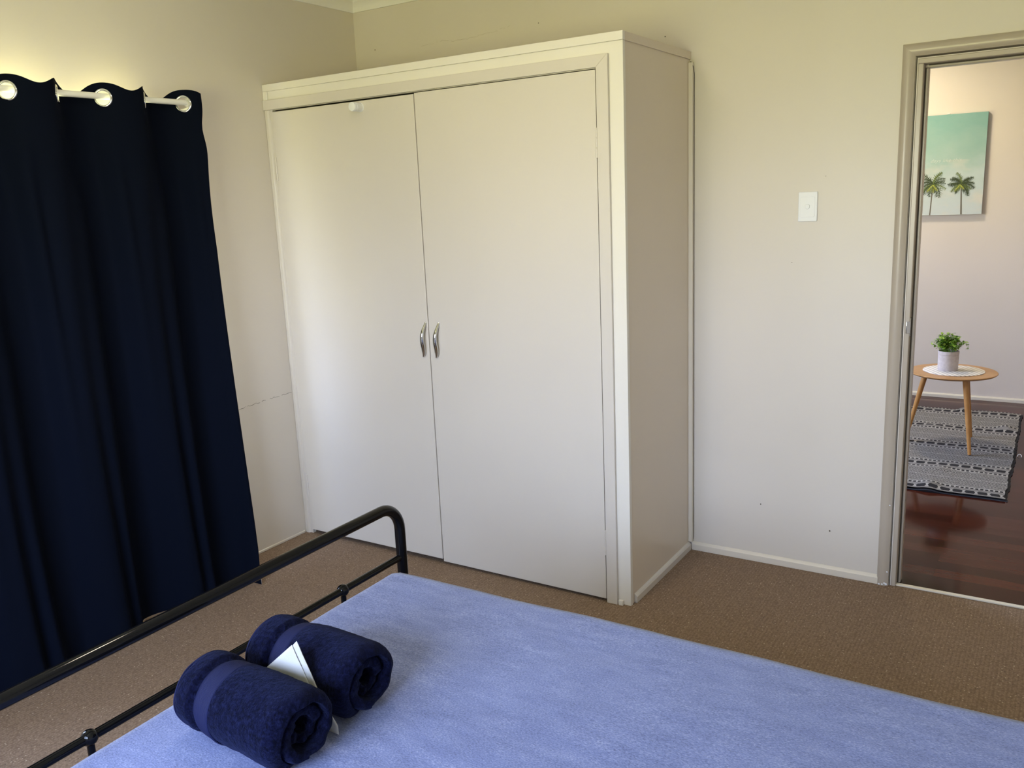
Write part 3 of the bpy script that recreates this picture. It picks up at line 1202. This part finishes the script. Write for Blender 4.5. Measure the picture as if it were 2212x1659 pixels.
cloth_layer([(1.780, 0.655), (1.915, 0.772), (1.965, 0.675), (1.992, 0.625), (1.990, 0.607), (1.930, 0.607)], -2.4830, -2.4790, 1)
cloth_layer([(1.795, 0.655), (1.925, 0.781), (1.976, 0.678), (2.016, 0.624), (2.016, 0.607), (1.950, 0.607)], -2.4786, -2.4746, 5)


def terry_white():
    m = new_mat('white_terry', (0.47, 0.47, 0.465), 0.95, spec=0.1)
    t, b = T(m)
    bump(t, b, noise_n(t, coords(t), 420, 3), 0.4, 0.0015)
    return m


o = obj('face_cloth', wc, terry_white(), smooth=60, loc=(1.88, -2.475, 0.603))
tag(o, 'white folded face cloth tucked between the two navy towels', 'face cloth')

# ------------------------------------------------------------------ next room: canvas print
CX0, CX1, CZ0, CZ1 = 2.130, 2.617, 1.345, 2.037
CYF = YH - 0.032
cp = thing('canvas_print', 'pale turquoise canvas with two palm trees on the far wall', 'picture', ((CX0 + CX1) / 2, YH - 0.001, CZ0))


def sky_print():
    m = new_mat('printed_canvas_sky', (0.5, 0.7, 0.66), 0.7, spec=0.3)
    t, b = T(m)
    v = coords(t)
    s_ = t.nodes.new('ShaderNodeSeparateXYZ')
    t.links.new(v, s_.inputs[0])
    n = X(t, noise_n(t, coords(t, (3.5, 3.5, 5), (0, 0.5, 0)), 1.6, 4, 0.5))
    h = X(t, s_.outputs[2]) / (CZ1 - CZ0)
    c = ramp(t, h + (n - 0.5) * 0.45, ((0.05, (0.55, 0.61, 0.66)), (0.35, (0.49, 0.58, 0.61)), (0.62, (0.33, 0.475, 0.46)), (0.95, (0.215, 0.395, 0.385))))
    n2 = X(t, noise_n(t, coords(t, (4, 4, 7), (0, 0.6, 0)), 1.3, 3, 0.5))
    cloud = (n2 - 0.52).max(0.0) * 5.0
    cl = cloud.min(1.0) * h.lt(0.55) * 0.55
    c = mix(t, cl, c, (0.70, 0.63, 0.58))
    t.links.new(c, b.inputs['Base Color'])
    bump(t, b, noise_n(t, v, 900, 1), 0.1, 0.0004)
    return m


M['sky_print'] = sky_print()
M['palm_dark'] = new_mat('printed_palm_dark', (0.035, 0.055, 0.020), 0.7)
M['palm_mid'] = new_mat('printed_palm_mid', (0.13, 0.18, 0.045), 0.7)
M['palm_light'] = new_mat('printed_palm_light', (0.36, 0.40, 0.07), 0.7)
M['palm_trunk'] = new_mat('printed_trunk', (0.12, 0.10, 0.08), 0.7)
M['print_white'] = new_mat('printed_white', (0.60, 0.68, 0.65), 0.7)
cb = MB()
cb.box(CX0, CX1, CYF, YH - 0.002, CZ0, CZ1, 0)
random.seed(11)
lay = [0]


def flat_poly(pts, mi):
    lay[0] += 1
    y = CYF - 0.0004 - 0.000004 * lay[0]
    n = len(pts)
    cb.add([(x, y, z) for x, z in pts], [tuple(range(n))], mi)


def frond(cx, cz, ang, ln, droop, mi):
    """one arching palm frond: a spine with comb-like leaflets"""
    n = 9
    px, pz = cx, cz
    a = ang
    for i in range(n):
        st_ = ln / n
        nx, nz = px + st_ * math.cos(a), pz + st_ * math.sin(a)
        w = 0.0032 * (1 - i / n) + 0.0009
        ox, oz = -math.sin(a) * w, math.cos(a) * w
        flat_poly([(px + ox, pz + oz), (nx + ox * .8, nz + oz * .8), (nx - ox * .8, nz - oz * .8), (px - ox, pz - oz)], mi)
        if i > 0:
            for sgn in (-1, 1):
                la = a + sgn * (0.75 + 0.25 * random.random())
                ll = ln * (0.30 * math.sin(PI * (0.15 + 0.8 * i / n)) + 0.03) * random.uniform(.7, 1.15)
                tx, tz = px + ll * math.cos(la), pz + ll * math.sin(la) - ll * 0.25
                bx, bz = math.cos(a) * st_ * 0.55, math.sin(a) * st_ * 0.55
                flat_poly([(px, pz), (px + bx, pz + bz), (tx, tz)], mi)
        px, pz = nx, nz
        a += droop * (1 if math.cos(a) < 0 else -1) / n
    return


def palm(cx, cz, size, lean):
    flat_poly([(cx - .003, cz), (cx + .003, cz), (cx + lean + .0040, CZ0 + .001), (cx + lean - .0040, CZ0 + .001)], 4)
    for k in range(15):
        ang = PI / 2 + (k - 7) / 7 * 2.35 + random.uniform(-.14, .14)
        frond(cx, cz, ang, size * random.uniform(.75, 1.08), random.uniform(.5, 1.5), (1, 1, 2, 1, 1)[k % 5])
    for k in range(5):
        frond(cx + jitter(.006), cz - .004, -PI / 2 + (k - 2) * .38, size * random.uniform(.35, .6), .2, (3, 2, 3, 1, 3)[k])


palm(2.297, 1.562, 0.106, -0.010)
palm(2.478, 1.556, 0.094, 0.010)


def script_text(txt, x, z, size, mi):
    cu_ = bpy.data.curves.new('lettering', 'FONT')
    cu_.body = txt
    cu_.size = size
    cu_.shear = 0.35
    cu_.space_character = 1.1
    cu_.align_x = 'CENTER'
    tmp = bpy.data.objects.new('lettering', cu_)
    COL.objects.link(tmp)
    dg = bpy.context.evaluated_depsgraph_get()
    dg.update()
    me = bpy.data.meshes.new_from_object(tmp.evaluated_get(dg))
    cb.add([(x + q.co.x, CYF - 0.0012, z + q.co.y) for q in me.vertices], [tuple(p_.vertices) for p_ in me.polygons], mi)
    bpy.data.objects.remove(tmp)
    bpy.data.meshes.remove(me)
    bpy.data.curves.remove(cu_)


script_text('days like this', 2.370, 1.714, 0.034, 5)
obj('canvas', cb, [M['sky_print'], M['palm_dark'], M['palm_mid'], M['palm_light'], M['palm_trunk'], M['print_white']], cp, smooth=0)
hk = MB()
hk.box(2.360, 2.379, YH - 0.034, YH - 0.001, CZ1, CZ1 + 0.005)
tag(obj('hanging_clip', hk, M['white_plastic'], cp, bevel=0.001), 'small white hanging clip')

# ------------------------------------------------------------------ round side table
TX, TY, TZ, TR = 2.617, 2.160, 0.468, 0.242


def pine(name, c0, c1):
    m = new_mat(name, c1, 0.38, spec=0.4)
    t, b = T(m)
    g = noise_n(t, coords(t, (3, 26, 3), (0, 0, 0.3)), 3.0, 4, 0.6)
    t.links.new(ramp(t, g, ((0.3, c0), (0.7, c1))), b.inputs['Base Color'])
    return m


M['wood'] = pine('honey_wood', (0.40, 0.205, 0.085), (0.52, 0.29, 0.13))
M['wood_leg'] = pine('honey_wood_leg', (0.46, 0.215, 0.065), (0.58, 0.30, 0.10))
tb = thing('side_table', 'round honey wood side table on three splayed legs', 'table', (TX, TY, 0))
obj('tabletop', MB().lathe([(TR - 0.03, 0), (TR - 0.008, 0.006), (TR, 0.013), (TR, 0.0155), (TR - 0.003, 0.018), (0, 0.018)], (TX, TY, TZ - 0.018), None, 72), M['wood'], tb, smooth=30)
zr = 0.012       # thickness of the rug where two feet stand
for k in range(3):
    a = math.radians(-56.0) + k * 2 * PI / 3
    f0 = Vector((TX + 0.240 * math.cos(a), TY + 0.240 * math.sin(a), zr + 0.0028))
    f1 = Vector((TX + 0.145 * math.cos(a), TY + 0.145 * math.sin(a), TZ - 0.017))
    pts = [f0.lerp(f1, i / 8) for i in range(9)]
    obj('leg', MB().tube(pts, [0.0095 + 0.0075 * i / 8 for i in range(9)], 18), M['wood_leg'], tb)


# round placemat with rows of small dashes
def mat_print():
    m = new_mat('white_dashed_print', (0.8, 0.78, 0.78), 0.7)
    t, b = T(m)
    v = coords(t, (1, 1, 1), (0, 0, math.radians(58)))
    s_ = t.nodes.new('ShaderNodeSeparateXYZ')
    t.links.new(v, s_.inputs[0])
    x, y = X(t, s_.outputs[0]), X(t, s_.outputs[1])
    r = ((y / 0.026).fract() - 0.5).abs()
    zig = ((x / 0.011).fract() - 0.5).abs()
    line = (r - zig * 0.30).abs().lt(0.075) * r.lt(0.2)
    t.links.new(mix(t, line * 0.75, (0.80, 0.765, 0.775), (0.25, 0.25, 0.30)), b.inputs['Base Color'])
    return m


o = obj('placemat', MB().lathe([(0.166, 0), (0.168, 0.001), (0.168, 0.0032), (0.1655, 0.0042), (0, 0.0042)], (TX + 0.004, TY + 0.008, TZ + 0.0002), None, 64), mat_print(), smooth=30, loc=(TX + 0.004, TY + 0.008, TZ + 0.0002))
tag(o, 'round white placemat with dashed rows on the side table', 'placemat')

# potted plant
PX, PY, PZ = 2.588, 2.172, TZ + 0.0046
PR, PH = 0.056, 0.117
pp = thing('potted_plant', 'small leafy green plant in a pale grey pot on placemat', 'plant', (PX, PY, PZ))


def pot_mat():
    m = new_mat('pale_grey_fabric_pot', (0.60, 0.54, 0.55), 0.85, spec=0.2)
    t, b = T(m)
    n = noise_n(t, coords(t), 60, 4)
    t.links.new(ramp(t, n, ((0.3, (0.53, 0.47, 0.48)), (0.7, (0.63, 0.57, 0.58)))), b.inputs['Base Color'])
    bump(t, b, n, 0.25, 0.002)
    return m


pm = pot_mat()
obj('pot', MB().lathe([(PR - 0.003, 0), (PR - 0.0005, 0.003), (PR, 0.03), (PR + 0.001, PH - 0.026), (PR + 0.001, PH - 0.0245), (PR - 0.0004, PH - 0.0235), (PR - 0.0004, PH - 0.022), (PR + 0.0016, PH - 0.0205), (PR + 0.002, PH - 0.002), (PR + 0.0005, PH), (PR - 0.003, PH - 0.001), (PR - 0.004, PH - 0.016)], (PX, PY, PZ), None, 40), pm, pp, smooth=40)
obj('soil', MB().lathe([(PR - 0.005, 0), (PR - 0.005, 0.01), (0.02, 0.014), (0, 0.014)], (PX, PY, PZ + PH - 0.026), None, 24), new_mat('dark_soil', (0.03, 0.022, 0.015), 0.95), pp)
random.seed(21)
leaves, stems = MB(), MB()


def leaf(c, d_, up, ln, w, mi):
    d_ = d_.normalized()
    s_ = d_.cross(up)
    if s_.length < 1e-3:
        s_ = Vector((1, 0, 0))
    s_.normalize()
    n = s_.cross(d_).normalized()
    pr = ((0, 0.12), (0.22, 0.75), (0.5, 1.0), (0.78, 0.62), (1.0, 0.04))
    vs_ = []
    for t_, ww in pr:
        q = c + d_ * ln * t_ - n * ln * 0.25 * t_ * t_
        vs_ += [q + s_ * w * ww + n * w * 0.25 * ww, q, q - s_ * w * ww + n * w * 0.25 * ww]
    fs_ = []
    for i in range(4):
        a = i * 3
        fs_ += [(a, a + 1, a + 4, a + 3), (a + 1, a + 2, a + 5, a + 4)]
    leaves.add(vs_, fs_, mi)


top = Vector((PX, PY, PZ + PH - 0.012))
for k in range(46):
    a = random.uniform(0, 2 * PI)
    spread = random.uniform(0.05, 1.0)
    if k < 5:
        a, spread = (2.9, 0.5, 0.25, 3.3, 0.75)[k] - 0.0, 1.2
    ht = 0.105 * (1.12 - 0.55 * min(spread, 1.0) ** 2) * random.uniform(.75, 1.05)
    b0 = top + Vector((math.cos(a), math.sin(a), 0)) * 0.03 * min(spread, 1.0)
    if k in (1, 2):
        ht = 0.06
    b1 = b0 + Vector((math.cos(a) * 0.050 * spread, math.sin(a) * 0.050 * spread, ht))
    midp = b0.lerp(b1, .5) + Vector((0, 0, 0.014))
    pts = []
    for i in range(7):
        t_ = i / 6
        pts.append(b0 * (1 - t_) ** 2 + midp * 2 * t_ * (1 - t_) + b1 * t_ * t_)
    if k in (1, 2):
        pts.append(pts[-1] + Vector((math.cos(a) * .012, math.sin(a) * .012, -.016)))
        pts.append(pts[-1] + Vector((math.cos(a) * .005, math.sin(a) * .005, -.022)))
    stems.tube(pts, 0.0009, 5)
    for i in range(2, len(pts)):
        for _ in range(3 if spread < 1.1 else 2):
            dd = Vector((jitter(1) + math.cos(a) * .4, jitter(1) + math.sin(a) * .4, random.uniform(-.35, .6)))
            big = random.uniform(.75, 1.15) * (1.0 if spread < 1.1 else .75)
            leaf(pts[i] + Vector((jitter(.004), jitter(.004), jitter(.004))), dd, Vector((0, 0, 1)), 0.021 * big, 0.0078 * big, random.choice((0, 0, 1, 1, 2)))
gm = [new_mat('leaf_mid', (0.17, 0.34, 0.035), 0.45), new_mat('leaf_bright', (0.30, 0.50, 0.055), 0.45), new_mat('leaf_deep', (0.06, 0.16, 0.03), 0.45)]
obj('foliage', leaves, gm, pp, smooth=180, fix=False)
obj('stems', stems, gm[0], pp)


# ------------------------------------------------------------------ woven rug
RX0, RX1, RY0, RY1 = 1.72, 2.972, 1.245, 3.09


def rug_mat():
    m = new_mat('black_white_woven_cotton', (0.5, 0.5, 0.5), 0.95, spec=0.1)
    t, b = T(m)
    uv = coords(t, kind='UV')
    s_ = t.nodes.new('ShaderNodeSeparateXYZ')
    t.links.new(uv, s_.inputs[0])
    x, y = X(t, s_.outputs[0]), X(t, s_.outputs[1])       # metres across / along
    P_ = 0.434
    d_ = (((y - 1.281) / P_ + 0.5).fract() - 0.5).abs() * P_      # distance to nearest dash row 0..0.217

    def bandm(lo, hi):
        return d_.gt(lo) * d_.lt(hi)
    dash = (((x / 0.058).fract() - 0.5).abs()) + d_ * 6.0
    dash = dash.lt(0.44) * d_.lt(0.021)
    dots = bandm(0.056, 0.077) * ((x / 0.023).fract() - 0.5).abs().lt(0.31)
    line1 = bandm(0.090, 0.096)
    line2 = bandm(0.204, 0.2175) * 0.0
    # concentric diamonds in two bands
    def diamonds(c, hw, per):
        q = (d_ - c).abs() / hw
        u = ((x / per).fract() - 0.5).abs() * 2.0
        k = ((q + u * 1.6) * 2.1).fract().lt(0.48)
        return k * q.lt(1.0)
    dm = diamonds(0.127, 0.026, 0.105)
    dm2 = diamonds(0.188, 0.026, 0.105)
    line3 = bandm(0.156, 0.160)
    blk = dash.max(dots).max(line1).max(dm).max(dm2).max(line3)
    mott = X(t, noise_n(t, coords(t, (9, 150, 1), kind='UV'), 2.0, 3, 0.7))
    weave = X(t, noise_n(t, coords(t, (60, 500, 1), kind='UV'), 1.0, 2, 0.6))
    grey = ramp(t, mott * 0.7 + weave * 0.3, ((0.36, (0.05, 0.048, 0.05)), (0.58, (0.34, 0.325, 0.33))))
    plain = ramp(t, weave, ((0.35, (0.20, 0.19, 0.19)), (0.62, (0.52, 0.50, 0.50))))
    c = mix(t, d_.lt(0.056) * d_.gt(0.02), plain, grey)
    c = mix(t, blk * 0.95, c, (0.012, 0.012, 0.018))
    t.links.new(c, b.inputs['Base Color'])
    bump(t, b, weave, 0.4, 0.003)
    return m


M['rug'] = rug_mat()
M['rug_edge'] = new_mat('dark_rug_backing', (0.012, 0.014, 0.028), 0.9)
rg = thing('rug', 'black and white patterned woven rug under the side table', 'rug', ((RX0 + RX1) / 2, (RY0 + RY1) / 2, 0))


def rug_pt(x, y):
    # small ruckles running across the rug, flat where the table feet stand
    near = min((x - TX - 0.24 * math.cos(a)) ** 2 + (y - TY - 0.24 * math.sin(a)) ** 2 for a in (math.radians(-56), math.radians(64), math.radians(184)))
    k = 1 - math.exp(-near / 0.004)
    z = 0.0118
    z += k * (0.010 * max(0, noise.noise(Vector((x * 3.0, y * 5.5, 2.0)))) + 0.004 * max(0, noise.noise(Vector((x * 9, y * 12, 5.0)))))
    for cx_, cy_, amp, sx, sy in ((2.62, 1.31, 0.018, 0.05, 0.09), (2.62, 1.62, 0.012, 0.08, 0.06), (2.62, 3.06, 0.022, 0.03, 0.05), (2.90, 2.66, 0.024, 0.05, 0.05)):
        z += k * amp * math.exp(-((x - cx_) / sx) ** 2 - ((y - cy_) / sy) ** 2)
    return z


NX, NY = 110, 170
rm = MB()


def edge_x(x, y, u):
    e = 0.010 * noise.noise(Vector((0.3, y * 7, 1))) + 0.006 * (math.floor(y * 22) % 2) * 0.5
    sk_ = -0.012 * (y - RY0) / (RY1 - RY0)
    return x + (e + sk_) * (u ** 6)


def rug_vert(u, v):
    x = RX0 + (RX1 - RX0) * u
    y = RY0 + (RY1 - RY0) * v
    y += 0.010 * noise.noise(Vector((x * 4, 7.7, 0))) * (1 if v < .5 else 1) * abs(2 * v - 1) ** 3
    y += (0.025 - 0.030 * u) * (1 - v) ** 4 * 0.8
    return Vector((edge_x(x, y, u), y, rug_pt(x, y)))


rm.grid(rug_vert, NX, NY)
ro = obj('woven_top', rm, M['rug'], rg, smooth=180)
uvl = ro.data.uv_layers.new(name='UVMap')
for lp in ro.data.loops:
    i, j = divmod(lp.vertex_index, NY)
    uvl.data[lp.index].uv = (RX0 + (RX1 - RX0) * i / (NX - 1), RY0 + (RY1 - RY0) * j / (NY - 1))
# dark backing sheet that shows as a rim along the edges
bk = MB()


def back_vert(u, v):
    q = rug_vert(u, v)
    ox = 0.012 * u ** 10
    oy = -0.012 * (1 - v) ** 12 + 0.004 * v ** 12
    return Vector((q.x + ox, q.y + oy, max(0.0012, q.z - 0.0060 - 0.004 * (1 - v) ** 12)))


bk.grid(back_vert, NX, NY)
n0 = len(bk.v)
bk.v += [(q[0], q[1], 0.0006) for q in bk.v]
ring_i = [i * NY for i in range(NX)] + [(NX - 1) * NY + j for j in range(1, NY)] + [i * NY + NY - 1 for i in range(NX - 2, -1, -1)] + [j for j in range(NY - 2, 0, -1)]
for a, b in zip(ring_i, ring_i[1:] + ring_i[:1]):
    bk.f.append((a, b, b + n0, a + n0))
    bk.m.append(0)
tag(obj('backing', bk, M['rug_edge'], rg, smooth=60), 'dark backing showing along the rug edge')

# scrap on the dark floor beside the rug
sc_ = MB().tube([(3.000 + 0.010 * math.cos(a), 2.082 + 0.016 * math.sin(a), 0.0022 + 0.010 * max(0, math.sin(a))) for a in [i * 0.35 - 0.3 for i in range(11)]], 0.002, 8)
o = obj('scrap', sc_, M['white_plastic'], smooth=180, loc=(3.0, 2.08, 0))
tag(o, 'tiny curled white scrap on the dark floor beside the rug', 'scrap')
